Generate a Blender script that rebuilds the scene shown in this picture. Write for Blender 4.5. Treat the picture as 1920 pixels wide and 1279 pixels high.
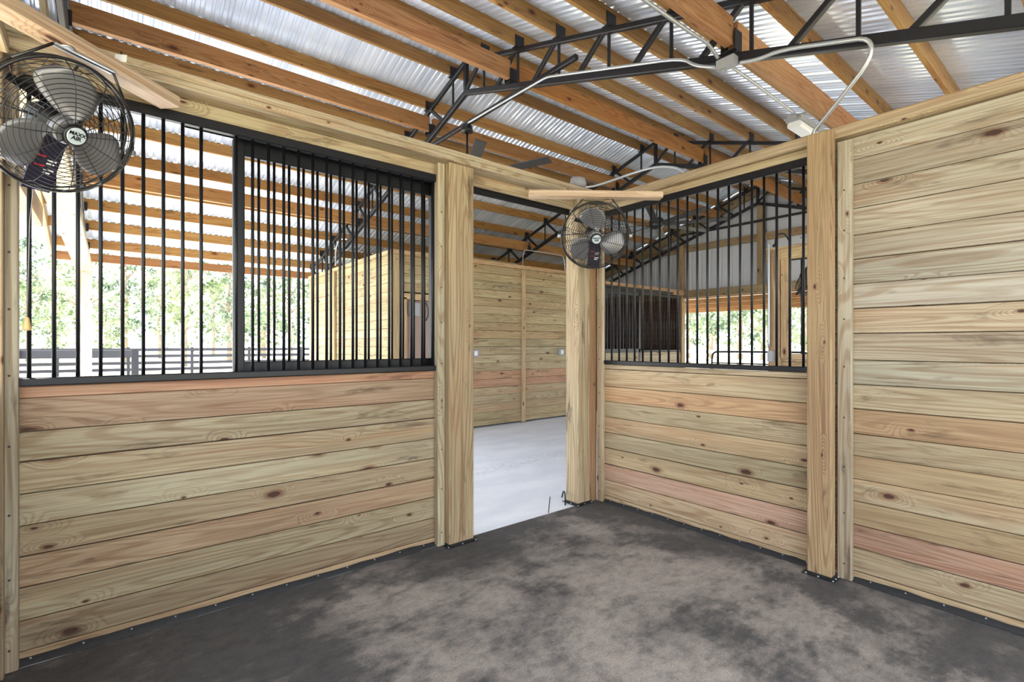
import bpy, math, random
from mathutils import Vector, Matrix
random.seed(7)
for o in list(bpy.data.objects): bpy.data.objects.remove(o)
SC = bpy.context.scene
COL = SC.collection
V = Vector

# ---------------------------------------------------------------- camera
cam_d = bpy.data.cameras.new('camera'); cam = bpy.data.objects.new('camera', cam_d); COL.objects.link(cam)
cam.location = (0, 0, 1.35)
cam.rotation_euler = (math.pi/2, 0, -math.radians(39.0))
cam_d.sensor_width = 36; cam_d.lens = 36*935/1920; cam_d.clip_start = .02; cam_d.clip_end = 500
cam_d.shift_y = 5.5/1920
SC.camera = cam

# ---------------------------------------------------------------- world, sun, exposure
w = bpy.data.worlds.new('world'); SC.world = w; w.use_nodes = True
nt = w.node_tree; nt.nodes.clear()
wo = nt.nodes.new('ShaderNodeOutputWorld'); wb = nt.nodes.new('ShaderNodeBackground')
wb.inputs[0].default_value = (.84, .92, 1, 1); wb.inputs[1].default_value = 1.5
nt.links.new(wb.outputs[0], wo.inputs[0])
sd = bpy.data.lights.new('sun', 'SUN'); sd.energy = 6.5; sd.angle = math.radians(1.5); sd.color = (1, .95, .87)
so = bpy.data.objects.new('sun', sd); COL.objects.link(so)
so.rotation_euler = V((-.35, .55, 1.15)).to_track_quat('Z', 'Y').to_euler()
so.location = (-5, 12, 20)
SC.view_settings.view_transform = 'Standard'; SC.view_settings.look = 'None'
SC.view_settings.gamma = 1; SC.view_settings.use_curve_mapping = False
SC.view_settings.exposure = 1.75

# ---------------------------------------------------------------- materials
def s2l(c):
    f = lambda x: x/12.92 if x <= .04045 else ((x+.055)/1.055)**2.4
    return tuple(f(v/255) for v in c)
def newmat(name):
    m = bpy.data.materials.new(name); m.use_nodes = True
    n = m.node_tree; b = n.nodes['Principled BSDF']
    return m, n, b
def simple(name, rgb, rough=.6, metal=0, spec=.5, noise=.0, nscale=20):
    m, n, b = newmat(name); c = s2l(rgb)
    b.inputs['Base Color'].default_value = (*c, 1); b.inputs['Roughness'].default_value = rough
    b.inputs['Metallic'].default_value = metal; b.inputs['Specular IOR Level'].default_value = spec
    if noise:
        tc = n.nodes.new('ShaderNodeTexCoord'); nz = n.nodes.new('ShaderNodeTexNoise'); nz.inputs['Scale'].default_value = nscale
        nz.inputs['Detail'].default_value = 4
        mx = n.nodes.new('ShaderNodeMix'); mx.data_type = 'RGBA'
        mx.inputs[6].default_value = (*[v*(1-noise) for v in c], 1); mx.inputs[7].default_value = (*[min(1, v*(1+noise)) for v in c], 1)
        n.links.new(tc.outputs['Object'], nz.inputs['Vector']); n.links.new(nz.outputs['Fac'], mx.inputs[0])
        n.links.new(mx.outputs[2], b.inputs['Base Color'])
    return m

class G:
    """tiny node-graph helper"""
    def __init__(s, n): s.n = n
    def node(s, t, **k):
        x = s.n.nodes.new(t)
        for a, v in k.items(): setattr(x, a, v)
        return x
    def put(s, sock, v):
        if hasattr(v, 'is_linked') or hasattr(v, 'links'): s.n.links.new(v, sock)
        else: sock.default_value = v
    def math(s, op, a, b=0.0, clamp=False):
        x = s.node('ShaderNodeMath', operation=op, use_clamp=clamp); s.put(x.inputs[0], a); s.put(x.inputs[1], b); return x.outputs[0]
    def vmul(s, a, v):
        x = s.node('ShaderNodeVectorMath', operation='MULTIPLY'); s.put(x.inputs[0], a); s.put(x.inputs[1], v); return x.outputs[0]
    def noise(s, vec, scale=1, detail=2, rough=.5, dist=0):
        x = s.node('ShaderNodeTexNoise'); s.put(x.inputs['Vector'], vec); x.inputs['Scale'].default_value = scale
        x.inputs['Detail'].default_value = detail; x.inputs['Roughness'].default_value = rough; x.inputs['Distortion'].default_value = dist
        return x.outputs['Fac']
    def ramp(s, f, a, b, lo=0., hi=1.):
        x = s.node('ShaderNodeMapRange', interpolation_type='SMOOTHSTEP'); s.put(x.inputs[0], f)
        x.inputs[1].default_value = a; x.inputs[2].default_value = b; x.inputs[3].default_value = lo; x.inputs[4].default_value = hi
        return x.outputs[0]
    def mix(s, f, a, b, mode='MIX'):
        x = s.node('ShaderNodeMix', data_type='RGBA', blend_type=mode); s.put(x.inputs[0], f); s.put(x.inputs[6], a); s.put(x.inputs[7], b)
        return x.outputs[2]

def wood(name, knots=.4, grain=.5, dirt=.35, rough=.62, line=(.62, .42, .26), sat=.80, val=.74, streak=.55, shue=(1.0, .74, .47), warm=(1.08, 1.02, 1.03)):
    m, n, b = newmat(name); g = G(n)
    at = g.node('ShaderNodeAttribute', attribute_name='wco').outputs['Vector']
    tn = g.node('ShaderNodeAttribute', attribute_name='wtint').outputs['Color']
    # knots: sparse cells of a stretched Voronoi
    vo = g.node('ShaderNodeTexVoronoi', voronoi_dimensions='2D'); g.put(vo.inputs['Vector'], g.vmul(at, (3.1, 6.6, 0))); vo.inputs['Scale'].default_value = 1
    sx = g.node('ShaderNodeSeparateColor'); g.put(sx.inputs[0], vo.outputs['Color'])
    wob = g.noise(at, 26, 2)
    dk = g.math('ADD', vo.outputs['Distance'], g.math('MULTIPLY', g.math('SUBTRACT', wob, .5), .06))
    has = g.math('LESS_THAN', sx.outputs[0], knots)
    size = g.math('ADD', g.math('MULTIPLY', g.math('POWER', sx.outputs[1], 2.2), .085), .026)
    kd = g.math('DIVIDE', dk, size)
    core = g.math('MULTIPLY', g.ramp(kd, .75, 1.15, 1, 0), has)
    halo = g.math('MULTIPLY', g.ramp(kd, .9, 2.4, 1, 0), has)
    bend = g.math('MULTIPLY', g.ramp(dk, 0, .42, 1, 0), has)
    # cathedral growth rings
    field = g.noise(g.vmul(at, (.30, 4.6, 4.6)), 1, 1.6, .45, .1)
    field = g.math('ADD', field, g.math('MULTIPLY', bend, .16))
    rings = g.math('SINE', g.math('MULTIPLY', field, 190))
    rings = g.math('MULTIPLY', g.ramp(rings, -.1, 1.0), g.ramp(g.noise(g.vmul(at, (.7, 5, 5)), 1, 2), .3, .62, .25, 1))
    fine = g.noise(g.vmul(at, (2.2, 95, 95)), 1, 3, .6)
    blot = g.noise(g.vmul(at, (.9, 3.5, 3.5)), 1, 3, .55)
    patch = g.noise(g.vmul(at, (2.6, 13, 13)), 1, 4, .65, .4)
    c = g.mix(g.ramp(blot, .35, .7, 0, .5), tn, (.93, .98, .92, 1), 'MULTIPLY')
    c = g.mix(g.ramp(blot, .3, .48, .42, 0), c, (1.0, .76, .53, 1), 'MULTIPLY')
    strk = g.noise(g.vmul(at, (.45, 11, 11)), 1, 3, .6, .2)
    c = g.mix(g.ramp(strk, .56, .70, 0, streak), c, (*shue, 1), 'MULTIPLY')
    c = g.mix(g.ramp(strk, .44, .30, 0, .4), c, (.84, .84, .78, 1), 'MULTIPLY')
    c = g.mix(g.math('MULTIPLY', rings, grain), c, (*line, 1), 'MULTIPLY')
    c = g.mix(g.ramp(fine, .38, .64, .0, .58), c, (.62, .50, .38, 1), 'MULTIPLY')
    c = g.mix(g.ramp(patch, .57, .72, 0, dirt), c, (.34, .31, .30, 1), 'MULTIPLY')
    c = g.mix(g.ramp(patch, .40, .28, 0, .35), c, (1.16, 1.14, 1.10, 1), 'MULTIPLY')
    c = g.mix(g.math('MULTIPLY', halo, .8), c, (.52, .26, .12, 1), 'MULTIPLY')
    c = g.mix(g.math('MULTIPLY', core, .92), c, (.075, .028, .014, 1))
    tone = g.noise(g.vmul(at, (.55, 2.6, 2.6)), 1, 2, .5)
    c = g.mix(g.ramp(tone, .36, .64, .75, 0), c, (.74, .70, .66, 1), 'MULTIPLY')
    c = g.mix(1.0, c, (*warm, 1), 'MULTIPLY')
    hs = g.node('ShaderNodeHueSaturation'); hs.inputs['Saturation'].default_value = sat; hs.inputs['Value'].default_value = val
    g.put(hs.inputs['Color'], c); n.links.new(hs.outputs[0], b.inputs['Base Color'])
    b.inputs['Roughness'].default_value = rough; b.inputs['Specular IOR Level'].default_value = .25
    bp = g.node('ShaderNodeBump'); bp.inputs['Strength'].default_value = .25; bp.inputs['Distance'].default_value = .002
    g.put(bp.inputs['Height'], g.math('ADD', fine, g.math('MULTIPLY', rings, -.4))); n.links.new(bp.outputs[0], b.inputs['Normal'])
    return m

M_WOOD = wood('treated_pine', knots=.30, grain=.64, dirt=.7, line=(.66, .47, .31))
M_POST = wood('post_pine', knots=.14, grain=.8, dirt=.9, line=(.66, .46, .30), val=.70, sat=.80, streak=.3)
M_PURL = wood('weathered_pine', knots=.22, grain=.5, dirt=.7, rough=.45, line=(.58, .40, .28), sat=.96, val=.90, streak=.35, shue=(.95, .76, .5), warm=(1.08, 1.06, .96))
M_STEEL = simple('black_powder_coated_steel', (17, 18, 23), .42, .0, .35)
M_TRUSS = simple('dark_painted_truss_steel', (34, 34, 39), .42, .1, .4, .2, 30)
M_BLACK = simple('black_plastic', (12, 12, 14), .4)
M_RUBBER = simple('black_rubber_strip', (38, 38, 40), .55, 0, .4, .3, 25)
M_GALV = simple('galvanised_steel', (185, 190, 196), .35, .65, .5, .12, 40)
M_ALU = simple('brushed_blade_aluminium', (128, 128, 132), .34, .5, .5, .06, 12)
M_WIRE = simple('black_guard_wire', (20, 20, 24), .3, 0, .6)
M_WHITE = simple('white_plastic', (225, 226, 228), .5)
M_BADGE = simple('silver_badge', (190, 205, 212), .35, .2)
M_RED = simple('red_print', (190, 40, 45), .6)
M_SCREW = simple('screw_head', (58, 46, 40), .5, .3)
M_PLUG = simple('grey_enclosure', (150, 152, 158), .5, 0, .5, .08, 20)
M_DOOR = simple('taupe_door_paint', (150, 128, 118), .5, 0, .4, .05, 4)
M_FANBR = simple('dark_bronze_blade', (44, 43, 43), .5, .1)
M_FENCE = simple('black_painted_fence_board', (44, 45, 54), .6, 0, .4, .2, 5)
M_PALE = simple('pale_weathered_rail', (170, 170, 172), .7)
M_BARK = simple('pale_bark', (150, 138, 124), .9, 0, .2, .3, 6)
M_PULL = simple('turned_wood_pull', (196, 160, 104), .5)

def roof_metal():
    m, n, b = newmat('galvalume_roof_sheet'); g = G(n)
    tc = g.node('ShaderNodeTexCoord').outputs['Object']
    a = g.noise(g.vmul(tc, (3.5, .8, 1)), 1, 3)
    f = g.noise(tc, 35, 3)
    c = g.mix(g.ramp(a, .3, .7), (*s2l((200, 210, 226)), 1), (*s2l((228, 236, 248)), 1))
    c = g.mix(g.ramp(f, .45, .8, 0, .12), c, (*s2l((160, 160, 168)), 1))
    n.links.new(c, b.inputs['Base Color']); b.inputs['Metallic'].default_value = .32; b.inputs['Roughness'].default_value = .22
    return m
M_ROOF = roof_metal()
M_SIDING = simple('grey_metal_siding', (196, 199, 206), .55, .1, .4, .04, 2)

def stall_floor():
    m, n, b = newmat('stained_stall_concrete'); g = G(n)
    tc = g.node('ShaderNodeTexCoord').outputs['Object']
    big = g.noise(tc, 1.3, 4, .6, .3)
    mid = g.noise(g.vmul(tc, (3.6, 5.2, 1)), 1, 12, .74, .1)
    fin = g.noise(tc, 130, 3, .7)
    # radial tone: paler around a point mid-stall, darker further out
    d = g.node('ShaderNodeVectorMath', operation='DISTANCE'); g.put(d.inputs[0], tc); d.inputs[1].default_value = (2.05, 1.7, 0)
    pale_mid = g.ramp(d.outputs['Value'], .2, 2.0, .055, -.06)
    s = g.math('ADD', g.math('ADD', g.math('MULTIPLY', big, .5), g.math('MULTIPLY', mid, .5)), pale_mid)
    c = g.mix(g.ramp(s, .44, .60), (*s2l((80, 79, 80)), 1), (*s2l((160, 151, 145)), 1))
    c = g.mix(g.ramp(mid, .50, .66, 0, .45), c, (*s2l((66, 66, 70)), 1))
    c = g.mix(g.ramp(fin, .42, .66, 0, .32), c, (*s2l((52, 50, 52)), 1))
    n2 = g.noise(g.vmul(tc, (11, 16, 1)), 1, 9, .78)
    n3 = g.noise(g.vmul(tc, (42, 5, 1)), 1, 4, .6, .3)
    c = g.mix(g.ramp(n2, .46, .60, 0, .55), c, (1.32, 1.27, 1.22, 1), 'MULTIPLY')
    c = g.mix(g.ramp(n2, .50, .38, 0, .6), c, (.66, .66, .69, 1), 'MULTIPLY')
    c = g.mix(g.ramp(n3, .52, .66, 0, .25), c, (.7, .7, .7, 1), 'MULTIPLY')
    wb_ = g.node('ShaderNodeTexVoronoi'); g.put(wb_.inputs['Vector'], tc); wb_.inputs['Scale'].default_value = 5.5
    c = g.mix(g.math('MULTIPLY', g.math('LESS_THAN', wb_.outputs['Distance'], .018), .6), c, (*s2l((215, 205, 190)), 1))
    n.links.new(c, b.inputs['Base Color']); b.inputs['Roughness'].default_value = .62; b.inputs['Specular IOR Level'].default_value = .35
    bp = g.node('ShaderNodeBump'); bp.inputs['Strength'].default_value = .3; bp.inputs['Distance'].default_value = .002
    g.put(bp.inputs['Height'], g.math('ADD', fin, mid)); n.links.new(bp.outputs[0], b.inputs['Normal'])
    return m
def aisle_floor():
    m, n, b = newmat('pale_aisle_concrete'); g = G(n)
    tc = g.node('ShaderNodeTexCoord').outputs['Object']
    mid = g.noise(g.vmul(tc, (1.2, 3.0, 1)), 1, 6, .65, .3)
    fin = g.noise(tc, 60, 3, .6)
    c = g.mix(g.ramp(mid, .35, .68), (*s2l((226, 230, 240)), 1), (*s2l((240, 243, 250)), 1))
    # row of faint scuffs running down the aisle
    sp = g.node('ShaderNodeSeparateXYZ'); g.put(sp.inputs[0], tc)
    dist = g.math('ABSOLUTE', g.math('SUBTRACT', sp.outputs['Y'], 4.35)); band = g.ramp(dist, .05, .28, 1, 0)
    sc = g.noise(g.vmul(tc, (16, 42, 1)), 1, 2, .5)
    c = g.mix(g.math('MULTIPLY', band, g.ramp(sc, .55, .64, 0, .4)), c, (*s2l((158, 158, 165)), 1))
    c = g.mix(g.ramp(fin, .55, .8, 0, .2), c, (*s2l((180, 180, 186)), 1))
    n.links.new(c, b.inputs['Base Color']); b.inputs['Roughness'].default_value = .7
    return m
def ground_mat():
    m, n, b = newmat('sandy_paddock_ground'); g = G(n)
    tc = g.node('ShaderNodeTexCoord').outputs['Object']
    a = g.noise(tc, .25, 5, .6); f = g.noise(tc, 3, 4, .6)
    c = g.mix(g.ramp(a, .42, .62), (*s2l((205, 196, 182)), 1), (*s2l((150, 150, 110)), 1))
    c = g.mix(g.ramp(f, .5, .75, 0, .4), c, (*s2l((140, 128, 110)), 1))
    n.links.new(c, b.inputs['Base Color']); b.inputs['Roughness'].default_value = .95
    return m
def leaf_mat(name, a, b2):
    m, n, b = newmat(name); g = G(n)
    oi = g.node('ShaderNodeTexCoord').outputs['Object']
    f = g.noise(oi, 1.3, 3)
    c = g.mix(g.ramp(f, .35, .65), (*s2l(a), 1), (*s2l(b2), 1))
    n.links.new(c, b.inputs['Base Color']); b.inputs['Roughness'].default_value = .6
    tr = g.node('ShaderNodeBsdfTranslucent'); n.links.new(c, tr.inputs[0])
    ms = g.node('ShaderNodeMixShader'); ms.inputs[0].default_value = .35
    n.links.new(b.outputs[0], ms.inputs[1]); n.links.new(tr.outputs[0], ms.inputs[2])
    n.links.new(ms.outputs[0], n.nodes['Material Output'].inputs[0])
    return m
M_LEAF = leaf_mat('leaf_green', (84, 104, 66), (170, 180, 144))
M_LEAF2 = leaf_mat('leaf_dark_green', (70, 92, 74), (150, 164, 134))

# ---------------------------------------------------------------- mesh builder
class MB:
    def __init__(s): s.v = []; s.f = []; s.mi = []; s.t = []; s.c = []; s.sm = []
    def face(s, idx, mi=0, tint=(1, 1, 1), co=None, smooth=False):
        s.f.append(idx); s.mi.append(mi); s.t.append(tint); s.c.append(co or [(0, 0, 0)]*len(idx)); s.sm.append(smooth)
    def plank(s, p0, p1, w, h, up=(0, 0, 1), ch=.003, tint=(1, 1, 1), mi=0, cut0=None, cut1=None):
        """board from p0 to p1 (centre line), h along 'up', w sideways, edges chamfered, wood coordinates along its length"""
        p0, p1 = V(p0), V(p1); d = (p1-p0); L = d.length; d.normalize()
        up = V(up); side = d.cross(up).normalized(); up = side.cross(d).normalized()
        a, b = w/2, h/2; ch = min(ch, a*.45, b*.45)
        ring = [(-a+ch, -b), (a-ch, -b), (a, -b+ch), (a, b-ch), (a-ch, b), (-a+ch, b), (-a, b-ch), (-a, -b+ch)]
        # unrolled coordinate: faces up/down use x, side faces use y
        off = V((random.uniform(0, 60), random.uniform(0, 60), random.uniform(0, 60)))
        base = len(s.v)
        for k, p in enumerate((p0, p1)):
            for x, y in ring:
                q = p+side*x+up*y
                s.v.append(tuple(q))
        n = 8
        for i in range(n):
            j = (i+1) % n
            (x0, y0), (x1, y1) = ring[i], ring[j]
            vert = abs(y1-y0) > abs(x1-x0)
            if vert: c0, c1 = y0, y1; o2 = off.y+(3.1 if x0 > 0 else 0)
            else: c0, c1 = x0, x1; o2 = off.y+(7.7 if y0 > 0 else 5.2)
            co = [(off.x, o2+c0, off.z), (off.x, o2+c1, off.z), (off.x+L, o2+c1, off.z), (off.x+L, o2+c0, off.z)]
            s.face([base+i, base+j, base+n+j, base+n+i], mi, tint, co)
        e0 = [(off.x+random.random()*.02, off.y+x*1.0, off.z+y) for x, y in ring]
        s.face([base+i for i in range(n)][::-1], mi, tint, e0[::-1])
        s.face([base+n+i for i in range(n)], mi, tint, e0)
    def box(s, a, b, mi=0, tint=(1, 1, 1)):
        a, b = V(a), V(b); base = len(s.v)
        for z in (a.z, b.z):
            for x, y in ((a.x, a.y), (b.x, a.y), (b.x, b.y), (a.x, b.y)): s.v.append((x, y, z))
        for q in ((3, 2, 1, 0), (4, 5, 6, 7), (0, 1, 5, 4), (1, 2, 6, 5), (2, 3, 7, 6), (3, 0, 4, 7)):
            s.face([base+i for i in q], mi, tint, [tuple(s.v[base+i]) for i in q])
    def obox(s, p0, p1, w, h, up=(0, 0, 1), mi=0):
        s.plank(p0, p1, w, h, up, ch=min(w, h)*.12, mi=mi)
    def tube(s, pts, r, n=8, mi=0, closed=False, cap=True):
        pts = [V(p) for p in pts]; base = len(s.v); m = len(pts); prev = None
        for i, p in enumerate(pts):
            if closed: t = pts[(i+1) % m]-pts[i-1]
            else: t = pts[min(i+1, m-1)]-pts[max(i-1, 0)]
            t.normalize()
            if prev is None:
                a = V((0, 0, 1)) if abs(t.z) < .9 else V((1, 0, 0)); u = t.cross(a).normalized()
            else: u = (prev-t*prev.dot(t)).normalized()
            prev = u; v2 = t.cross(u)
            rr = r[i] if isinstance(r, (list, tuple)) else r
            for k in range(n):
                a = 2*math.pi*k/n
                s.v.append(tuple(p+u*math.cos(a)*rr+v2*math.sin(a)*rr))
        for i in range(m if closed else m-1):
            i2 = (i+1) % m
            for k in range(n):
                k2 = (k+1) % n
                s.face([base+i*n+k, base+i*n+k2, base+i2*n+k2, base+i2*n+k], mi, smooth=True)
        if cap and not closed:
            s.face([base+k for k in range(n)][::-1], mi); s.face([base+(m-1)*n+k for k in range(n)], mi)
    def lathe(s, prof, n=32, mi=0, c=(0, 0, 0), M=None, smooth=True):
        base = len(s.v); c = V(c)
        for r, z in prof:
            for k in range(n):
                a = 2*math.pi*k/n; q = V((r*math.cos(a), r*math.sin(a), z))
                if M is not None: q = M @ q
                s.v.append(tuple(c+q))
        for i in range(len(prof)-1):
            for k in range(n):
                k2 = (k+1) % n
                s.face([base+i*n+k, base+i*n+k2, base+(i+1)*n+k2, base+(i+1)*n+k], mi, smooth=smooth)
        s.face([base+k for k in range(n)][::-1], mi); s.face([base+(len(prof)-1)*n+k for k in range(n)], mi)
    def build(s, name, mats, parent=None, loc=None):
        me = bpy.data.meshes.new(name)
        vs = s.v
        if loc is not None:
            l = V(loc); vs = [tuple(V(q)-l) for q in s.v]
        me.from_pydata(vs, [], s.f)
        if not isinstance(mats, (list, tuple)): mats = [mats]
        for m in mats: me.materials.append(m)
        for i, p in enumerate(me.polygons): p.material_index = s.mi[i]; p.use_smooth = s.sm[i]
        tt = me.color_attributes.new('wtint', 'FLOAT_COLOR', 'CORNER'); cc = me.attributes.new('wco', 'FLOAT_VECTOR', 'CORNER')
        ta = []; ca = []
        for f, t, c in zip(s.f, s.t, s.c):
            for k in range(len(f)): ta += [t[0], t[1], t[2], 1.0]; ca += list(c[k])
        tt.data.foreach_set('color', ta); cc.data.foreach_set('vector', ca)
        me.update()
        o = bpy.data.objects.new(name, me); COL.objects.link(o)
        if loc is not None: o.location = loc
        if parent is not None: o.parent = parent
        return o
def tag(o, label, cat, group=None, kind=None):
    o['label'] = label; o['category'] = cat
    if group: o['group'] = group
    if kind: o['kind'] = kind
    return o
def empty(name, loc, label, cat, group=None, rot=None):
    o = bpy.data.objects.new(name, None); COL.objects.link(o); o.location = loc; o.empty_display_size = .1
    if rot: o.rotation_euler = rot
    return tag(o, label, cat, group)
def struct(o): o['kind'] = 'structure'; return o
def copy_tree(o, parent=None):
    kids = list(o.children)
    c = o.copy(); COL.objects.link(c); c.parent = parent
    for ch in kids: copy_tree(ch, c)
    return c
def T(rgb, j=0):
    k = random.uniform(-j, j)
    return s2l(tuple(max(0, min(255, v+k)) for v in rgb))
def chaikin(pts, it=2):
    pts = [V(p) for p in pts]
    for _ in range(it):
        q = [pts[0]]
        for a, b in zip(pts, pts[1:]): q += [a*.75+b*.25, a*.25+b*.75]
        q.append(pts[-1]); pts = q
    return pts

# ================================================================ SETTING
YA, XB = 2.93, 3.31           # inner faces of the left and right stall walls
b = MB(); b.box((-.42, -1.0, -.12), (3.36, 2.90, 0)); fl = struct(b.build('floor', stall_floor()))
MA = aisle_floor()
b = MB(); b.box((-2.0, 2.90, -.125), (10.8, 6.62, -.008)); struct(b.build('floor_aisle', MA))
b = MB(); b.box((3.36, -1.0, -.125), (10.8, 2.90, -.008)); struct(b.build('floor_wash_bay', MA))
b = MB(); b.box((-2.0, 6.62, -.125), (10.8, 10.6, -.008)); struct(b.build('floor_far_bays', MA))
b = MB(); b.box((-150, -120, -.4), (160, 170, -.13)); struct(b.build('ground', ground_mat()))
b = MB(); b.obox((2.75, 2.93, -.0075), (3.05, 3.23, -.0075), .007, .001); struct(b.build('trim_floor_joint', M_RUBBER))

# ---- board walls
def board_wall(name, axis, const, a0, a1, seams, tints, face=-1, mat=M_WOOD, jit=6, th=.036):
    """boards stacked between seams (top to bottom); face = side of the wall the boards look at"""
    b = MB(); c = const-face*th/2
    for i in range(len(seams)-1):
        zt, zb = seams[i], seams[i+1]; gap = random.choice((.002, .003, .0045, .006))
        z = (zt+zb)/2; h = zt-zb-gap; jx = random.uniform(-.0012, .0012)
        t = T(tints[i % len(tints)], jit)
        if axis == 'Y': b.plank((a0, c+jx, z), (a1, c+jx, z), th, h, ch=.0032, tint=t)
        else: b.plank((c+jx, a0, z), (c+jx, a1, z), th, h, ch=.0032, tint=t)
    zt, zb = seams[0]-.004, seams[-1]+.004
    dark = T((84, 58, 36))
    if axis == 'Y': b.box((a0, c-.006, zb), (a1, c+.006, zt), tint=dark)
    else: b.box((c-.006, a0, zb), (c+.006, a1, zt), tint=dark)
    return struct(b.build(name, mat))
tA = [(212, 160, 108), (186, 156, 116), (192, 180, 140), (200, 182, 138), (192, 182, 144), (196, 178, 134), (196, 168, 124), (190, 178, 136), (178, 160, 120), (206, 176, 124)]
sA = [1.171, 1.12, .979, .852, .715, .583, .452, .32, .183, .051, .016]
board_wall('wall_left', 'Y', YA, -.34, 1.76, sA, tA)
tB = [(220, 198, 150), (220, 198, 146), (222, 178, 114), (212, 194, 146), (220, 192, 138), (206, 194, 150), (212, 188, 136), (212, 170, 138), (218, 190, 142), (214, 190, 140)]
sB = [1.175, 1.136, .987, .859, .726, .594, .462, .325, .187, .054, .014]
board_wall('wall_right', 'X', XB, 1.16, 2.90, sB, tB)
tR = [(204, 200, 176), (198, 190, 166), (202, 196, 170), (208, 200, 174), (206, 198, 174), (200, 198, 178), (204, 198, 178), (204, 186, 148), (202, 190, 158), (200, 196, 168), (204, 188, 146),
      (206, 170, 114), (194, 176, 132), (208, 182, 130), (198, 184, 142), (202, 176, 124), (194, 154, 122), (196, 178, 136), (208, 182, 132)]
sR = [2.53, 2.403, 2.26, 2.122, 1.97, 1.833, 1.691, 1.552, 1.408, 1.259, 1.12, .981, .838, .713, .581, .455, .319, .188, .055, .018]
board_wall('wall_right_tall', 'X', XB, -.95, 1.14, sR, tR)
board_wall('wall_stall_side', 'X', -.36, -.95, 2.90, sA[:-1]+[.001], tA, face=1)

def trim(n, p0, p1, w, h, up, tint, mat=M_WOOD, screws=None):
    b = MB(); b.plank(p0, p1, w, h, up, ch=.004, tint=T(tint))
    mats = [mat, M_SCREW]
    if screws:
        nrm, zs = screws
        for z in zs:
            c = V((p0[0], p0[1], z))+V(nrm); Q = V(nrm).to_track_quat('Z', 'Y').to_matrix()
            b.lathe([(.0045, -.001), (.0045, .0012), (.002, .0015)], 8, 1, c, Q)
    return struct(b.build('trim_%d' % n, mats))
zs = [.12+.27*i+random.uniform(-.05, .05) for i in range(9)]
trim(1, (1.728, 2.905, .004), (1.728, 2.905, 2.555), .055, .05, (0, 1, 0), (212, 204, 166), screws=((0, -.0255, 0), zs))       # beside the left door post
trim(2, (XB-.018, 1.022, .004), (XB-.018, 1.022, 2.513), .036, .072, (0, 1, 0), (206, 200, 172), screws=((-.0185, 0, 0), zs))      # beside the right post
trim(3, (XB-.018, 2.852, .004), (XB-.018, 2.852, 2.513), .036, .062, (0, 1, 0), (216, 204, 164), screws=((-.0185, 0, 0), zs))      # in the corner
trim(4, (3.245, 2.925, .004), (3.245, 2.925, 2.52), .10, .05, (0, 1, 0), (200, 154, 92))
trim(5, (-.315, 2.905, .004), (-.315, 2.905, 2.555), .052, .05, (0, 1, 0), (192, 186, 158), screws=((0, -.0255, 0), zs))
trim(6, (-.362, 2.86, .004), (-.362, 2.86, 2.555), .07, .055, (0, 1, 0), (176, 158, 120))
# header boards over the grilles
b = MB(); b.plank((-.4, 2.948, 2.522), (3.35, 2.948, 2.522), .036, .076, tint=T((214, 200, 152))); struct(b.build('trim_header_left', M_WOOD))
b = MB(); b.plank((XB+.014, 1.20, 2.512), (XB+.014, 2.86, 2.512), .05, .05, tint=T((212, 198, 150))); struct(b.build('trim_header_right', M_WOOD))
# black rubber strips at the foot of the walls
def strip(name, p0, p1, n=24):
    b = MB(); p0, p1 = V(p0), V(p1); d = p1-p0; nv = V((0, 0, 1)).cross(d).normalized()
    if nv.dot(V((1.5, 1.3, 0))-p0) < 0: nv = -nv
    base = len(b.v)
    for i in range(n+1):
        p = p0+d*i/n; k = random.uniform(-.004, .004)
        for q in (p+V((0, 0, .028+k)), p+nv*.004+V((0, 0, .028+k)), p+nv*.008+V((0, 0, .010)), p+nv*(.028+k)+V((0, 0, .004)), p+nv*(.028+k)+V((0, 0, .0005)), p+V((0, 0, .0005))): b.v.append(tuple(q))
    for i in range(n):
        for k in range(5): b.face([base+i*6+k, base+i*6+k+1, base+i*6+6+k+1, base+i*6+6+k], smooth=True)
    for i in range(1, n, 2):
        p = p0+d*i/n+nv*.009+V((0, 0, .022)); b.lathe([(.004, -.002), (.004, .001), (.002, .002)], 8, 1, p, nv.to_track_quat('Z', 'Y').to_matrix())
    return struct(b.build(name, [M_RUBBER, M_PLUG]))
strip('baseboard_left', (-.34, YA-.002, 0), (1.70, YA-.002, 0))
strip('baseboard_stall_side', (-.358, 2.9, 0), (-.358, -.9, 0))
strip('baseboard_right', (XB-.002, 1.16, 0), (XB-.002, 2.82, 0))
strip('baseboard_right_tall', (XB-.002, -.9, 0), (XB-.002, .98, 0))

# ---- roof sheeting (ribs run down the slope)
RY, RZ, SL = 4.79, 4.785, .32
def roof(name, side, yend):
    b = MB(); x = -.70; prof = []
    while x < 11.0:
        prof += [(x, 0), (x+.012, .020), (x+.036, .020), (x+.048, 0), (x+.096, 0), (x+.106, .014), (x+.120, .014), (x+.130, 0), (x+.162, 0), (x+.172, .014), (x+.186, .014), (x+.196, 0)]
        x += .2286
    prof.append((x, 0)); n = len(prof)
    for yy in (RY, yend):
        for px, pz in prof: b.v.append((px, yy, RZ-SL*abs(yy-RY)+pz))
    for yy in (RY, yend):
        for px, pz in prof: b.v.append((px, yy, RZ-SL*abs(yy-RY)+pz+.0015))
    for i in range(n-1):
        b.face([i, i+1, n+i+1, n+i] if side > 0 else [n+i, n+i+1, i+1, i]); b.face([2*n+i, 3*n+i, 3*n+i+1, 2*n+i+1])
    o = b.build(name, M_ROOF); return struct(o)
roof('ceiling_near_slope', -1, -1.25); roof('ceiling_far_slope', 1, 10.78)
b = MB(); b.plank((-.7, RY, RZ+.03), (11, RY, RZ+.03), .3, .01); struct(b.build('trim_ridge_cap', M_ROOF))

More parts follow.
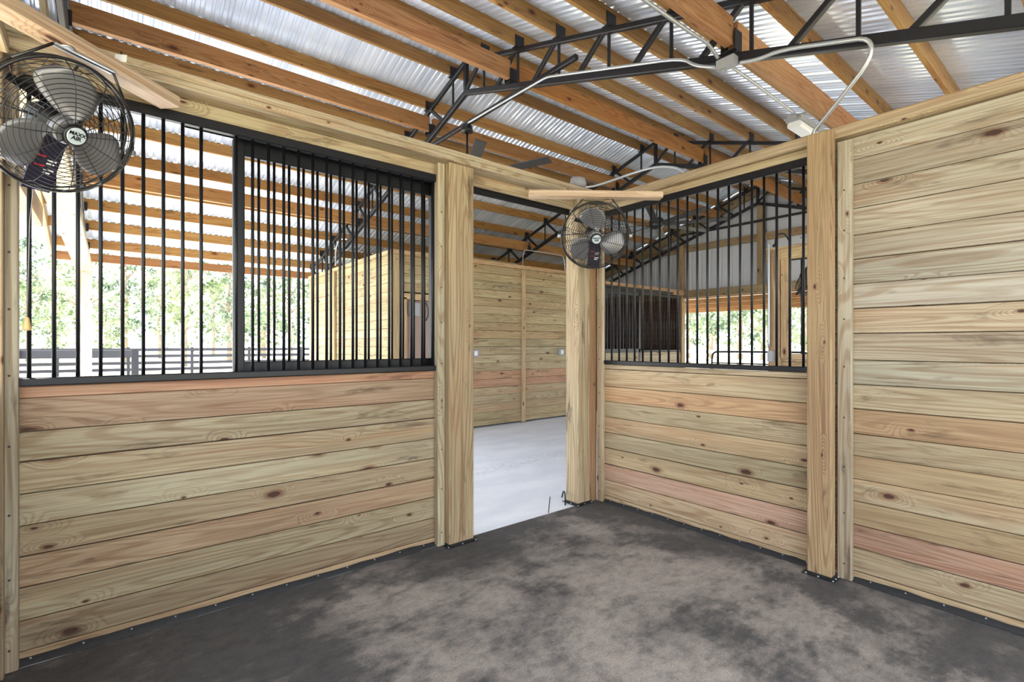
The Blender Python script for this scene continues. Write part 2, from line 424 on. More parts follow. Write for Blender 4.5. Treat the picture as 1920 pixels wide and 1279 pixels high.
# ================================================================ PURLINS, BRACES
yn = [4.44-.585*i for i in range(10)]
ordw = ['first', 'second', 'third', 'fourth', 'fifth', 'sixth', 'seventh', 'eighth', 'ninth', 'tenth', 'eleventh']
def purlin(y, zb, x0, x1, label, group, w=.038, h=.14, tint=(170, 132, 78), name='roof_purlin'):
    b = MB(); b.plank((x0, y, zb+h/2), (x1, y, zb+h/2), w, h, ch=.002, tint=T(tint, 10))
    return tag(b.build(name, M_PURL, loc=(x0, y, zb)), label, 'purlin' if name == 'roof_purlin' else 'beam', group)
for i, y in enumerate(yn):
    if y < -1.2: continue
    purlin(y, 4.64-SL*(RY-y), -.68, 10.95, f'{ordw[i]} orange-brown purlin down from the ridge on the near roof slope', 'purlins of the near roof slope', tint=(178, 138, 82))
for i in range(10):
    y = 5.07+.585*i
    purlin(y, 4.64-SL*(y-RY), -.68, 10.95, f'{ordw[i]} orange-brown purlin down from the ridge on the far roof slope', 'purlins of the far roof slope', tint=(170, 130, 76))
purlin(10.72, 2.70, -.68, 10.95, 'reddish wooden eave board closing the low edge of the far roof slope', 'boards along the far eave', name='eave_board', tint=(172, 128, 90))
TX = [-.28, 3.20, 6.86, 10.38]
bayn = ['over the near stall', 'past the corner fan', 'in the farthest bay']
for k, (xa, xb) in enumerate(zip(TX, TX[1:])):
    for y, hn, tint in ((3.97, 'high on the near slope', (184, 138, 98) if k == 0 else (186, 132, 72)), (5.60, 'high on the far slope', (168, 124, 80)), (1.65, 'low on the near slope', (188, 144, 108)), (7.93, 'low on the far slope', (172, 130, 82))):
        purlin(y, 4.31-SL*abs(RY-y), xa+.03, xb-.03, f'wide brown lumber brace {hn}, {bayn[k]}', 'lumber braces between truss bottom chords', w=.06, h=.18, tint=tint, name='truss_brace')

# ================================================================ TRUSSES
def make_truss():
    r = empty('roof_truss', (0, 0, 0), 'x', 'truss', 'black steel roof trusses')
    for sgn in (-1, 1):
        f = lambda y0, zc: (0, RY+sgn*y0, zc-SL*y0)
        b = MB(); b.obox(f(0, 4.60), f(5.62, 4.60), .045, .045); b.build('top_chord', M_TRUSS, r)
        b = MB(); b.obox(f(0, 4.24), f(5.55, 4.24), .05, .06); b.build('bottom_chord', M_TRUSS, r)
        for i in range(10):
            d = (.35+.585*i) if sgn < 0 else (.28+.585*i)
            if d < 5.6:
                b = MB(); b.obox(f(d, 4.60), f(d, 4.24), .022, .022, (0, 1, 0)); b.build('web_vertical', M_TRUSS, r)
            b = MB(); p, q = V(f(d-.06, 4.59)), V(f(d-.36, 4.25))
            if d > .3: b.obox(p, q, .04, .035, (1, 0, 0)); b.build('web_diagonal', M_TRUSS, r)
            b = MB(); p = V(f(d, 4.62)); b.box(p+V((-.055, -.029, 0)), p+V((.055, -.021, .11))); b.box(p+V((-.05, -.035, -.004)), p+V((.05, .035, .004))); b.build('purlin_clip', M_TRUSS, r)
        for d in (.82, 3.14):
            b = MB(); p = V(f(d, 4.275)); b.box(p+V((-.045, -.05, 0)), p+V((.045, -.042, .13))); b.box(p+V((-.045, .042, 0)), p+V((.045, .05, .13))); b.box(p+V((-.045, -.05, -.004)), p+V((.045, .05, .004))); b.build('brace_clip', M_TRUSS, r)
    b = MB(); b.obox((0, RY, 4.22), (0, RY, 4.62), .05, .05, (0, 1, 0)); b.build('king_post', M_TRUSS, r)
    b = MB(); b.obox((0, 3.05, 3.875), (0, 6.55, 3.875), .045, .045); b.build('cross_tie', M_TRUSS, r)
    return r
tl = ['black steel roof truss at the open left end of the barn, above the big fan', 'black steel roof truss crossing over the stall, carrying the bright conduit',
      'black steel roof truss over the aisle behind the corner fan', 'black steel roof truss against the grey gable siding']
tr0 = make_truss()
for i, x in enumerate(TX):
    t = tr0 if i == 0 else copy_tree(tr0)
    t.location = (x, 0, 0); t['label'] = tl[i]

# ================================================================ POSTS
def post(x0, x1, y0, y1, z1, label, tint, base=True, cat='post', z0=.003):
    cx, cy = (x0+x1)/2, (y0+y1)/2
    b = MB(); b.plank((cx, cy, z0), (cx, cy, z1), x1-x0, y1-y0, (0, 1, 0), ch=.006, tint=T(tint))
    if not base:
        return tag(b.build('post', M_POST, loc=(cx, cy, z0)), label, cat)
    r = empty('post', (cx, cy, 0), label, cat)
    o = b.build('post_shaft', M_POST, r, loc=(cx, cy, 0)); o.location = (0, 0, 0)
    b = MB(); m = .022
    b.box((x0-cx-m, y0-cy-m, .0005), (x1-cx+m, y1-cy+m, .0035))
    for (px, py, qx, qy) in ((x0-.003, y0-m, x0, y1), (x0-m, y0-.003, x1+m, y0)):
        b.box((px-cx, py-cy, .003), (qx-cx, qy-cy, .018))
    for sx, sy in ((x0-m*.5, y0-m*.5), (x1+m*.4, y0-m*.5), (x0-m*.5, y1), (cx, y0-m*.5), (x0-m*.5, cy)):
        b.lathe([(.006, .003), (.006, .008), (.003, .0095)], 6, 1, (sx-cx, sy-cy, 0))
    b.build('base_plate', [M_RUBBER, M_GALV], r)
    return r
post(1.757, 1.955, 2.83, 2.98, 2.556, 'broad squared pine post on the left jamb of the open stall doorway', (206, 186, 134))
post(3.045, 3.19, 2.885, 3.03, 2.556, 'pale squared pine post behind the corner fan', (216, 200, 152))
post(3.20, 3.263, 1.062, 1.192, 2.575, 'tall squared pine post between the right grille and the tall board wall', (206, 176, 118))
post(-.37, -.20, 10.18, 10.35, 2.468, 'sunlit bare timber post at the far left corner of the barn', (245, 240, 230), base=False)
post(6.80, 6.94, 2.86, 3.0, 2.56, 'slim pine post on the aisle edge beyond the right grille', (216, 188, 128), base=False)
post(6.80, 6.95, 6.56, 6.7, 2.62, 'orange pine post at the right end of the enclosed room front', (206, 164, 100), base=False)
post(10.42, 10.56, 6.56, 6.7, 3.80, 'tall pine post at the left side of the gable opening', (196, 168, 112), base=False)
post(10.42, 10.54, 4.70, 4.83, 4.2, 'timber mullion under the gable peak', (190, 166, 112), base=False, z0=2.58)
post(10.42, 10.56, 2.86, 3.0, 3.80, 'tall pine post at the right side of the gable opening', (196, 168, 112), base=False)
post(10.42, 10.56, 10.28, 10.42, 2.55, 'pine post at the far corner of the gable wall', (196, 168, 112), base=False)
post(-.34, -.2, -1.0, -.86, 2.5, 'pine post at the near left corner of the barn', (206, 186, 136), base=False)
post(3.2, 3.34, -1.0+.0, -.96+.1-.04, 2.5, 'pine post at the near end of the tall board wall', (206, 186, 136), base=False)
post(6.70, 6.84, -1.12, -.98, 2.5, 'pine post at the near edge of the wash bay', (206, 186, 136), base=False)

# ================================================================ CAP BOARDS
def cap(name, p0, p1, w, z0, z1, label, tint, layers=1):
    b = MB(); h = (z1-z0)/layers
    for i in range(layers):
        z = z0+h*(i+.5); b.plank((p0[0], p0[1], z), (p1[0], p1[1], z), w, h-.001, ch=.006, tint=T(tint, 5))
    return tag(b.build(name, M_WOOD, loc=(p0[0], p0[1], z0)), label, 'beam')
cap('cap_beam', (-.40, 2.885), (3.36, 2.885), .17, 2.558, 2.634, 'long doubled pine cap beam running over the left grille and doorway', (208, 196, 158), 2)
cap('cap_beam', (3.340, 2.795), (3.340, -.95), .15, 2.537, 2.605, 'pine cap beam sloping away along the top of the right wall', (206, 188, 146), 1)
cap('cap_beam', (-.38, 2.79), (-.38, -.9), .15, 2.50, 2.56, 'pine cap beam behind the big left fan', (206, 186, 140), 1)
# diagonal boards carrying the fans
b = MB(); b.plank((2.40, 2.765, 2.449), (3.19, 2.18, 2.449), .088, .046, ch=.004, tint=T((240, 214, 178))); tag(b.build('fan_mount_board', M_WOOD), 'pale short board bridging the corner above the small wall fan', 'board', 'diagonal fan boards')
b = MB(); b.plank((.225, 2.83, 2.482), (-.44, 2.22, 2.482), .105, .050, ch=.004, tint=T((222, 198, 164)))
fb = tag(b.build('fan_mount_board', M_WOOD), 'large diagonal board at upper left holding the big wall fan', 'board', 'diagonal fan boards')

# ================================================================ GRILLES
def rail(b, p0, p1, w=.032, h=.04): b.obox(p0, p1, w, h)
def grille(name, label, horiz, const, a0, a1, z0, z1, bars, rt=.04, rb=.034, r=.0082, top_h=.05):
    """a framed row of round bars; horiz: 'X' runs along X at y=const, 'Y' runs along Y at x=const"""
    P = (lambda a, z: (a, const, z)) if horiz == 'X' else (lambda a, z: (const, a, z))
    g = empty(name, P((a0+a1)/2, z0), label, 'grille'); L = V(g.location)
    def add(nm, b): o = b.build(nm, M_STEEL, g); o.data.transform(Matrix.Translation(-L)); return o
    b = MB(); rail(b, P(a0, z1-top_h/2), P(a1, z1-top_h/2), rt, top_h); add('top_rail', b)
    b = MB(); rail(b, P(a0, z0+rb/2), P(a1, z0+rb/2), rt, rb); add('bottom_rail', b)
    for a in bars:
        b = MB(); b.tube([P(a, z0+rb-.004), P(a, z1-top_h+.004)], r, 10); add('bar', b)
    return g, add, P
barsA = [-.26+.0778*i for i in range(26)]
barsA = [x for x in barsA if not (.44 < x < .46)]
gA, addA, PA = grille('stall_grille', 'wide black bar grille above the left board wall', 'X', 2.925, -.34, 1.738, 1.172, 2.482, barsA)
gB, addB, PB = grille('stall_grille', 'black bar grille above the right board wall', 'Y', 3.315, 1.195, 2.862, 1.176, 2.486, [1.252+.0789*i for i in range(21)])
# sliding door hanging on the aisle side of the left grille
sd_ = empty('sliding_door', (1.05, 3.03, 0), 'black framed sliding door slid open behind the left bar grille', 'door')
def addS(nm, b, mat=M_STEEL, par=None):
    o = b.build(nm, mat, par or sd_)
    o.data.transform(Matrix.Translation(-V((1.05, 3.03, 0)))); return o
b = MB()
b.plank((.548, 3.03, .08), (.548, 3.03, 2.45), .055, .04, (0, 1, 0), ch=.003); addS('door_stile', b)
b = MB(); b.plank((1.752, 3.03, .08), (1.752, 3.03, 2.45), .055, .04, (0, 1, 0), ch=.003); addS('door_stile', b)
b = MB(); rail(b, (.57, 3.03, 2.41), (1.73, 3.03, 2.41), .036, .08); addS('door_rail', b)
b = MB(); rail(b, (.57, 3.03, 1.225), (1.73, 3.03, 1.225), .036, .055); addS('door_rail', b)
b = MB(); rail(b, (.57, 3.03, .10), (1.73, 3.03, .10), .036, .04); addS('door_rail', b)
for i in range(14):
    x = .648+.0795*i
    if x < 1.72: b = MB(); b.tube([(x, 3.03, 1.25), (x, 3.03, 2.375)], .0075, 10); addS('door_bar', b)
b = MB()
for i in range(8): b.plank((.575, 3.03, .19+.1335*i), (1.725, 3.03, .19+.1335*i), .03, .1315, ch=.003, tint=T((200, 182, 138), 8))
addS('door_boards', b, M_WOOD)
b = MB(); rail(b, (.30, 3.005, 2.478), (3.04, 3.005, 2.478), .045, .05); b.box((.30, 2.985, 2.44), (3.04, 2.99, 2.50))
tag(b.build('door_track', M_STEEL, loc=(.3, 3.0, 2.47)), 'black steel slide track under the cap beam across the doorway', 'track')
# threshold hook
b = MB(); b.tube(chaikin([(2.985, 2.975, -.006), (2.985, 2.975, .085), (3.04, 3.05, .095), (3.06, 3.09, .02)], 2), .006, 8)
tag(b.build('door_guide', M_STEEL), 'small black bent door guide on the aisle floor by the corner post', 'guide')

# ================================================================ WALL FANS
def text_mesh(txt, size, ext=.0006):
    cu = bpy.data.curves.new('t', 'FONT'); cu.body = txt; cu.size = size; cu.extrude = ext; cu.align_x = 'CENTER'; cu.align_y = 'CENTER'; cu.offset = size*.03
    to = bpy.data.objects.new('t', cu); COL.objects.link(to)
    dg = bpy.context.evaluated_depsgraph_get(); dg.update()
    me = bpy.data.meshes.new_from_object(to.evaluated_get(dg)); bpy.data.objects.remove(to); return me
def make_fan(label, R=.257):
    r = empty('wall_fan', (0, 0, 0), label, 'fan', 'black caged wall fans')
    def circ(rad, z, n=64): return [(rad*math.cos(2*math.pi*k/n), rad*math.sin(2*math.pi*k/n), z) for k in range(n)]
    b = MB(); b.tube(circ(R, 0, 72), .0065, 10, closed=True); b.tube(circ(R-.003, -.035, 72), .004, 8, closed=True); b.build('rim', M_WIRE, r)
    def dome(q, front):   # q = radius fraction
        k = math.sqrt(max(0, 1-q**5)); return (.078*k) if front else (-.035-.075*k)
    for front in (True, False):
        b = MB()
        for i in range(14):
            q = .17+.80*i/13; b.tube(circ(R*q, dome(q, front), 56), .0016, 4, closed=True)
        nr = 12
        for k in range(nr):
            a = 2*math.pi*(k+.5)/nr; pts = []
            for j in range(9):
                q = .14+.86*j/8; pts.append((R*q*math.cos(a+(.35*(1-q) if not front else 0)), R*q*math.sin(a+(.35*(1-q) if not front else 0)), dome(q, front)))
            b.tube(pts, .0019, 5)
        b.build('front_guard' if front else 'rear_guard', M_WIRE, r)
    # blades
    for k in range(3):
        a0 = math.radians(88+120*k); b = MB(); nu, nv = 12, 8
        for u in range(nu+1):
            s_ = u/nu; rad = .038+s_*.195
            half = .035+.40*math.sin(min(1, s_*1.25)*math.pi/2)*1.0
            half *= (1 if s_ < .72 else math.sqrt(max(.02, 1-((s_-.72)/.28)**2)))
            arc = .098*half/.43 if half < .43 else .098
            for v in range(nv+1):
                t = (v/nv-.5)*2; ang = a0+t*arc/max(rad, .07)*1.0+.35*s_
                z = .012-t*.030*(1-.3*s_)+.012*(1-t*t)
                b.v.append((rad*math.cos(ang), rad*math.sin(ang), z))
        for u in range(nu):
            for v in range(nv):
                i = u*(nv+1)+v; b.face([i, i+nv+1, i+nv+2, i+1], smooth=True)
        o = b.build('blade', M_ALU, r); md = o.modifiers.new('thick', 'SOLIDIFY'); md.thickness = .002
    b = MB(); b.lathe([(.045, -.005), (.052, .0), (.052, .03), (.045, .038), (.02, .04)], 28); b.build('hub', M_ALU, r)
    b = MB(); b.lathe([(.030, -.15), (.052, -.145), (.060, -.125), (.060, -.06), (.050, -.045), (.02, -.03), (.016, .0)], 28)
    for k in range(16):
        a = 2*math.pi*k/16; b.box((.058*math.cos(a)-.003, .058*math.sin(a)-.003, -.13), (.058*math.cos(a)+.003, .058*math.sin(a)+.003, -.055))
    b.build('motor', M_BLACK, r)
    b = MB(); b.lathe([(.040, .072), (.041, .082), (.037, .088), (.033, .088)], 36); bd = b.build('badge_ring', M_BLACK, r)
    b = MB(); b.lathe([(.033, .0875), (.0325, .090), (.031, .0905)], 36); bd = b.build('badge', M_BADGE, r)
    for txt, y in (('MAXX', .0085), ('AIR', -.0085)):
        me = text_mesh(txt, .019 if txt == 'MAXX' else .021); me.transform(Matrix.Translation((0, y, .0912)) @ Matrix.Scale(1.05, 4, (1, 0, 0))); me.materials.append(M_BLACK)
        o = bpy.data.objects.new('badge_lettering', me); COL.objects.link(o); o.parent = bd
    # support bars and dark information panel behind the guard
    b = MB(); b.tube([(-R, 0, -.03), (0, 0, -.09), (R, 0, -.03)], .004, 6); b.obox((-.15, .10, -.11), (.02, .06, -.13), .03, .006); b.obox((0, R, -.03), (0, .04, -.12), .012, .004, (1, 0, 0)); b.build('motor_strut', M_WIRE, r)
    b = MB(); b.box((-.035, -.280, -.062), (.062, -.045, -.050)); pn = b.build('info_panel', simple('navy_black_panel', (34, 30, 50), .45), r)
    b = MB()
    for j, (x0, x1, mi) in enumerate(((-.02, .01, 1), (.018, .05, 0), (.018, .045, 0), (-.02, .015, 1), (.015, .05, 0), (.015, .04, 0))):
        y = -.14-.013*j; b.box((x0, y, -.0498), (x1, y+.006, -.0492), mi)
    b.build('panel_print', [M_WHITE, M_RED], pn)
    # hanging yoke, vertical although the head tilts
    ct, st = .877, -.48
    hp = [(-R-.018, -.01), (-R-.018, .02), (-.20, .15), (-.105, .246), (.105, .246), (.20, .15), (R+.018, .02), (R+.018, -.01)]
    b = MB(); P = [V((x, y*ct+.48*max(0, y)*.55, y*st-.012+.877*max(0, y)*.55)) for x, y in hp]
    for p, q in zip(P, P[1:]): b.obox(p, q, .004, .02, (0, st, -ct)) if False else b.tube([p, q], .0055, 6)
    b.build('yoke', M_WIRE, r)
    b = MB(); b.obox((-.105, P[3].y, P[3].z), (.105, P[3].y, P[3].z), .035, .004, (0, ct, st)); b.build('mount_plate', M_GALV, r)
    for sx in (-1, 1):
        b = MB(); b.lathe([(.014, -.014), (.016, 0), (.014, .014)], 12, 0, (sx*(R+.014), 0, -.01), V((sx, 0, 0)).to_track_quat('Z', 'Y').to_matrix()); b.build('pivot_knob', M_GALV, r)
    return r
def aim(o, c, n, roll=0):
    n = V(n).normalized(); x = V((0, 0, 1)).cross(n).normalized(); y = n.cross(x)
    m = Matrix((x, y, n)).transposed().to_4x4() @ Matrix.Rotation(roll, 4, 'Z'); m.translation = V(c)
    o.matrix_world = m
f1 = make_fan('large-looking caged fan at upper left in front of the left grille')
f2 = copy_tree(f1); f2['label'] = 'caged wall fan hanging in front of the corner post'
f3 = copy_tree(f1); f3['label'] = 'dark caged fan seen through the right grille in the next stall opening'
aim(f1, (-.140, 2.640, 2.200), (.50, -.72, -.47))
aim(f2, (2.905, 2.575, 2.178), (-.56, -.68, -.47))
aim(f3, (7.22, 2.62, 2.22), (.56, -.68, -.47))
# cords
b = MB(); b.tube(chaikin([(2.68, 2.60, 2.33), (2.67, 2.61, 2.20), (2.70, 2.62, 2.12), (2.78, 2.66, 2.16)], 3), .003, 6)
tag(b.build('power_cord', M_PLUG), 'thin grey cord looped at the left of the corner fan', 'cord')
# pull handle on a cord at the far left
pr_ = empty('pull_handle', (-.262, 2.875, 1.41), 'little turned wooden pull hanging before the leftmost grille bar', 'handle')
b = MB(); b.lathe([(.004, .052), (.008, .046), (.010, .030), (.0135, .008), (.014, .0), (.011, -.004)], 14); b.build('pull_grip', M_PULL, pr_)
b = MB(); b.tube([(0, 0, .05), (.01, -.02, .45), (.045, -.09, .80)], .0012, 5); b.build('pull_cord', M_PLUG, pr_)
b = MB(); b.box((-.022, -.0008, -.016), (.022, .0008, .016)); b.box((-.003, -.001, .016), (.003, .001, .03), 1)
tg = tag(b.build('price_tag', [M_WHITE, M_SCREW]), 'tiny white stapled tag on top of the large diagonal board', 'tag')
tg.location = (.040, 2.60, 2.507+.016); tg.rotation_euler = (0, 0, math.radians(-30))
tg.rotation_euler.x = -.15
b = MB(); b.lathe([(.020, 0), (.021, .003), (.010, .004)], 20)
wsh = tag(b.build('washer', M_GALV), 'round bright washer under the large diagonal board', 'washer')
wsh.location = (-.118, 2.485, 2.4545); wsh.rotation_euler = (math.pi, 0, 0)

# ================================================================ CEILING FANS
def make_ceiling_fan():
    r = empty('ceiling_fan', (0, 0, 0), 'x', 'ceiling fan', 'ceiling fans above the aisle')
    b = MB(); b.lathe([(.03, .62), (.06, .60), (.07, .55), (.07, .53), (.02, .52)], 24); b.build('canopy', M_BLACK, r)
    b = MB(); b.tube([(0, 0, .10), (0, 0, .54)], .013, 10); b.build('downrod', M_BLACK, r)
    b = MB(); b.lathe([(.02, .12), (.09, .10), (.12, .05), (.12, -.03), (.08, -.06), (.02, -.07)], 28); b.build('motor_housing', M_BLACK, r)
    for k in range(8):
        a = math.radians(18+45*k); d = V((math.cos(a), math.sin(a), 0)); up = V((-math.sin(a)*.25, math.cos(a)*.25, 1)).normalized()
        b = MB(); b.plank(d*.11, d*1.08, .115, .008, up, ch=.002); b.build('fan_blade', M_FANBR, r)
    return r
c1 = make_ceiling_fan(); c1.location = (3.2, 4.77, 3.25); c1['label'] = 'long-bladed dark ceiling fan half hidden behind the left cap beam'
c2 = copy_tree(c1); c2.location = (6.86, 4.77, 3.27); c2['label'] = 'dark ceiling fan seen through the right grille bars'
c2.rotation_euler = (0, 0, .2)

# ================================================================ CONDUIT, BOXES, LIGHT
def pipe(name, pts, r, label, mat=M_GALV, cat='conduit', it=2, group='electrical conduits'):
    b = MB(); b.tube(chaikin(pts, it), r, 10); return tag(b.build(name, mat, loc=pts[0]), label, cat, group)
bz = lambda y, o=.0: 4.24-SL*abs(RY-y)+o
TXc = 3.155
pipe('conduit', [(TXc, 4.685, 3.845), (TXc, 4.2, 3.838), (TXc, 3.50, 3.825), (TXc, 3.38, 3.82), (TXc, 3.28, bz(3.28, .032)), (TXc, 2.4, bz(2.4, .03)), (TXc, 1.98, bz(1.98, .03)), (TXc-.01, 1.88, bz(1.88, -.04)), (TXc-.01, 1.74, bz(1.74, -.065))], .0115,
     'bright metal conduit along the truss from the ceiling fan to the junction box')
pipe('conduit', [(TXc-.01, 1.56, bz(1.56, -.055)), (TXc-.01, 1.45, bz(1.45, -.05)), (TXc-.02, 1.30, bz(1.30, -.01)), (TXc-.02, 1.0, bz(1.0, -.01)), (3.15, .86, 2.98), (3.17, .86, 2.88), (3.22, 1.02, 2.74), (3.29, 1.18, 2.63), (3.29, 1.19, 2.605)], .0115,
     'curved metal conduit dropping from the truss onto the right cap beam')
pipe('conduit', [(TXc-.03, 1.70, 3.235), (3.0, 1.71, 3.30), (2.9, 1.715, 3.29), (2.0, 1.715, 3.29), (.2, 1.715, 3.29)], .0115, 'metal conduit clipped beneath the near low brace')
pipe('conduit', [(3.20, 1.68, 3.20), (3.32, 1.74, 3.28), (3.6, 1.74, 3.285), (4.42, 1.74, 3.26)], .0115, 'metal conduit running from the junction box to the strip light')
b = MB(); b.box((-.03, -.06, -.03), (.03, .06, .03)); b.lathe([(.012, 0), (.012, .01)], 10, 0, (0, .03, -.04)); b.lathe([(.006, 0), (.006, .004)], 8, 0, (.0, -.05, .03))
jb = tag(b.build('junction_box', M_PLUG), 'grey junction box under the truss where the conduits meet', 'box', 'grey electrical boxes'); jb.location = (TXc-.01, 1.65, 3.185)
li = empty('strip_light', (4.45, 1.76, 3.26), 'long clear-covered strip light on the brace behind the right cap beam', 'light')
b = MB(); b.box((0, -.06, -.045), (1.25, .06, 0)); b.box((-.04, -.03, -.03), (0, .03, -.005)); b.build('housing', M_PLUG, li)
b = MB(); b.plank((.02, 0, -.07), (1.23, 0, -.07), .11, .05, ch=.018); b.build('lens_cover', M_WHITE, li)
b = MB(); b.box((.03, -.09, -.002), (.09, .09, .012)); b.build('mount_clip', M_GALV, li)
b = MB(); b.lathe([(.02, 0), (.045, .02), (.05, .05), (.045, .09), (.02, .10)], 20); jb2 = tag(b.build('junction_box', M_PLUG), 'round grey electrical box on the cap beam above the corner fan', 'box', 'grey electrical boxes')
jb2.location = (3.02, 2.86, 2.634); jb2.scale = (1.5, 1.2, .9)
pipe('conduit', [(3.10, 2.86, 2.66), (3.2, 2.80, 2.68), (3.27, 2.55, 2.72), (3.28, 2.3, 2.72), (3.30, 2.12, 2.67), (3.30, 2.05, 2.605)], .010, 'pale conduit arching over the corner to the right cap beam')

# ================================================================ ENCLOSED ROOM ACROSS THE AISLE
YF = 6.60
zz = [2.64-.1335*i for i in range(20)]+[.02]
tF = [(206, 190, 132), (208, 192, 134), (200, 190, 140), (200, 186, 132), (204, 182, 124), (208, 190, 136), (204, 190, 132), (198, 180, 124), (208, 180, 120), (202, 188, 136), (198, 188, 142), (204, 190, 140), (200, 184, 136), (214, 168, 112), (212, 160, 112), (204, 184, 136), (200, 186, 138), (204, 180, 128)]
board_wall('wall_room_front', 'Y', YF, 4.22, 6.80, zz, tF, face=-1)
board_wall('wall_room_front_over_door', 'Y', YF, 3.30, 4.22, [z for z in zz if z > 2.05], tF[:5], face=-1)
board_wall('wall_room_side', 'X', 3.16, 6.64, 10.2, zz, [(212, 204, 142), (214, 206, 148), (210, 202, 140), (216, 204, 144), (216, 200, 142)], face=-1)
board_wall('wall_room_back', 'Y', 10.2, 3.2, 6.85, zz, tF, face=-1)
board_wall('wall_room_end', 'X', 6.86, 6.62, 10.2, zz, tF, face=-1)
b = MB(); b.box((3.18, 6.64, 2.645), (6.84, 10.18, 2.66)); struct(b.build('ceiling_room', M_PLUG))
def tr(n, p0, p1, w, h, up, tint): return trim(n, p0, p1, w, h, up, tint)
tr(7, (3.11, YF-.03, 2.665), (6.76, YF-.03, 2.665), .11, .06, (0, 0, 1), (214, 180, 118))
tr(8, (3.14, 6.62, 2.665), (3.14, 10.25, 2.665), .10, .05, (0, 0, 1), (216, 206, 150))
tr(9, (5.585, YF-.018, .01), (5.585, YF-.018, 2.63), .075, .036, (0, 1, 0), (216, 188, 132))
tr(10, (6.745, YF-.018, .01), (6.745, YF-.018, 2.63), .06, .036, (0, 1, 0), (206, 172, 116))
tr(11, (3.205, YF-.02, .01), (3.205, YF-.02, 2.63), .15, .05, (0, 1, 0), (210, 184, 122))
tr(12, (3.325, YF-.015, .01), (3.325, YF-.015, 2.02), .07, .045, (0, 1, 0), (214, 176, 116))
tr(13, (3.29, YF-.015, 2.04), (4.28, YF-.015, 2.04), .045, .09, (0, 0, 1), (214, 180, 118))
tr(14, (4.25, YF-.015, .01), (4.25, YF-.015, 2.0), .06, .045, (0, 1, 0), (214, 176, 116))
tr(15, (3.13, 8.9, .01), (3.13, 8.9, 2.64), .04, .07, (0, 1, 0), (212, 190, 134))
tr(16, (3.135, 10.2, .01), (3.135, 10.2, 2.64), .05, .10, (0, 1, 0), (216, 176, 110))
b = MB(); b.box((3.36, 6.66, .02), (4.22, 6.70, 1.995))
b.box((3.44, 6.652, 1.1), (4.14, 6.662, 1.85)); b.box((3.44, 6.652, .2), (4.14, 6.662, .98)); struct(b.build('door_1', M_DOOR))
b = MB(); b.plank((0, 0, 0), (.16, 0, 0), .07, .20, ch=.01); b.box((.03, -.045, -.05), (.13, -.035, .05)); o = b.build('disconnect_box', M_PLUG); o.location = (3.42, 6.615, 1.86); tag(o, 'grey box inside the top left of the doorway across the aisle', 'box')
b = MB(); b.tube([(3.66+.07*math.cos(a), 6.60, 1.83+.14*math.sin(a)) for a in [math.pi*.55-math.pi*1.0*i/14 for i in range(15)]], .008, 8)
tag(b.build('hose_loop', M_BLACK), 'black hose loop hanging in the doorway across the aisle', 'hose')
for x, lab in ((4.56, 'grey outlet box on the far board wall beside the doorway post'), (6.49, 'grey outlet box near the right end of the far board wall')):
    r = empty('outlet_box', (x, YF-.02, 1.20), lab, 'outlet', 'outlet boxes on the far board wall')
    b = MB(); b.plank((-.065, 0, 0), (.065, 0, 0), .05, .12, ch=.006); b.build('outlet_body', M_PLUG, r)
    b = MB(); b.plank((-.02, -.027, 0), (.035, -.027, 0), .008, .07, ch=.002); b.build('outlet_cover', M_WHITE, r)
b = MB(); b.box((6.735, YF-.05, 1.14), (6.765, YF-.035, 1.27)); tag(b.build('door_latch', M_BLACK, loc=(6.75, YF-.04, 1.2)), 'small black latch at the right end of the far board wall', 'latch')
pipe('conduit', [(5.60, 6.62, 2.70), (5.62, 6.63, 2.98), (5.75, 6.63, 3.0), (6.5, 6.63, 3.0), (6.62, 6.63, 2.98), (6.64, 6.62, 2.70)], .008, 'thin grey conduit bridging above the far board wall')
pipe('conduit', [(3.05, 8.6, 2.70), (3.05, 8.6, 3.0), (3.08, 8.5, 3.15), (3.14, 8.3, 3.12)], .012, 'pale conduit rising from the room side wall into the truss')
for i, (x, z) in enumerate(((3.55, 2.75), (3.95, 2.80), (4.25, 2.86))):
    b = MB(); b.plank((x-.35, 6.74+.04*i, 2.685+.0375*i), (x+1.4, 6.80+.04*i, 2.685+.0375*i), .14, .036, ch=.003, tint=T((212, 190, 132)))
    tag(b.build('loose_plank', M_WOOD), ['lowest', 'middle', 'upper'][i]+' spare plank lying on top of the enclosed room', 'plank', 'spare planks on the enclosed room')

# ================================================================ FAR STALL ACROSS THE AISLE (third bay)
board_wall('wall_far_stall_front', 'Y', YF, 6.95, 10.42, sA, [(206, 196, 160), (212, 200, 160)], face=-1)
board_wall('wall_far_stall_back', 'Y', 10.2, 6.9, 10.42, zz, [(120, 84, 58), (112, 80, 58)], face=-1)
trim(17, (6.95, YF-.02, 2.54), (10.44, YF-.02, 2.54), .12, .12, (0, 0, 1), (214, 164, 100))
trim(18, (7.12, YF-.01, .02), (7.12, YF-.01, 2.5), .12, .10, (0, 1, 0), (208, 172, 108))
g3, a3, P3 = grille('stall_grille', 'black bar grille of the far stall across the aisle', 'X', 6.60, 7.18, 10.40, 1.18, 2.46, [7.26+.1*i for i in range(32)], r=.009)
b = MB()
for i in range(12): b.box((7.5+.1*i-.008, 6.50, 1.25), (7.5+.1*i+.008, 6.515, 2.36))
b.box((7.42, 6.49, 2.36), (8.75, 6.52, 2.42)); b.box((7.42, 6.49, 1.17), (8.75, 6.52, 1.25)); b.box((7.40, 6.49, .08), (7.46, 6.52, 2.42)); b.box((8.70, 6.49, .08), (8.76, 6.52, 2.42))
fd = empty('sliding_door', (8.08, 6.5, 0), 'grey-framed sliding stall door across the aisle near the gable', 'door')
o = b.build('door_frame', M_TRUSS, fd); o.data.transform(Matrix.Translation(-V(fd.location)))
b = MB()
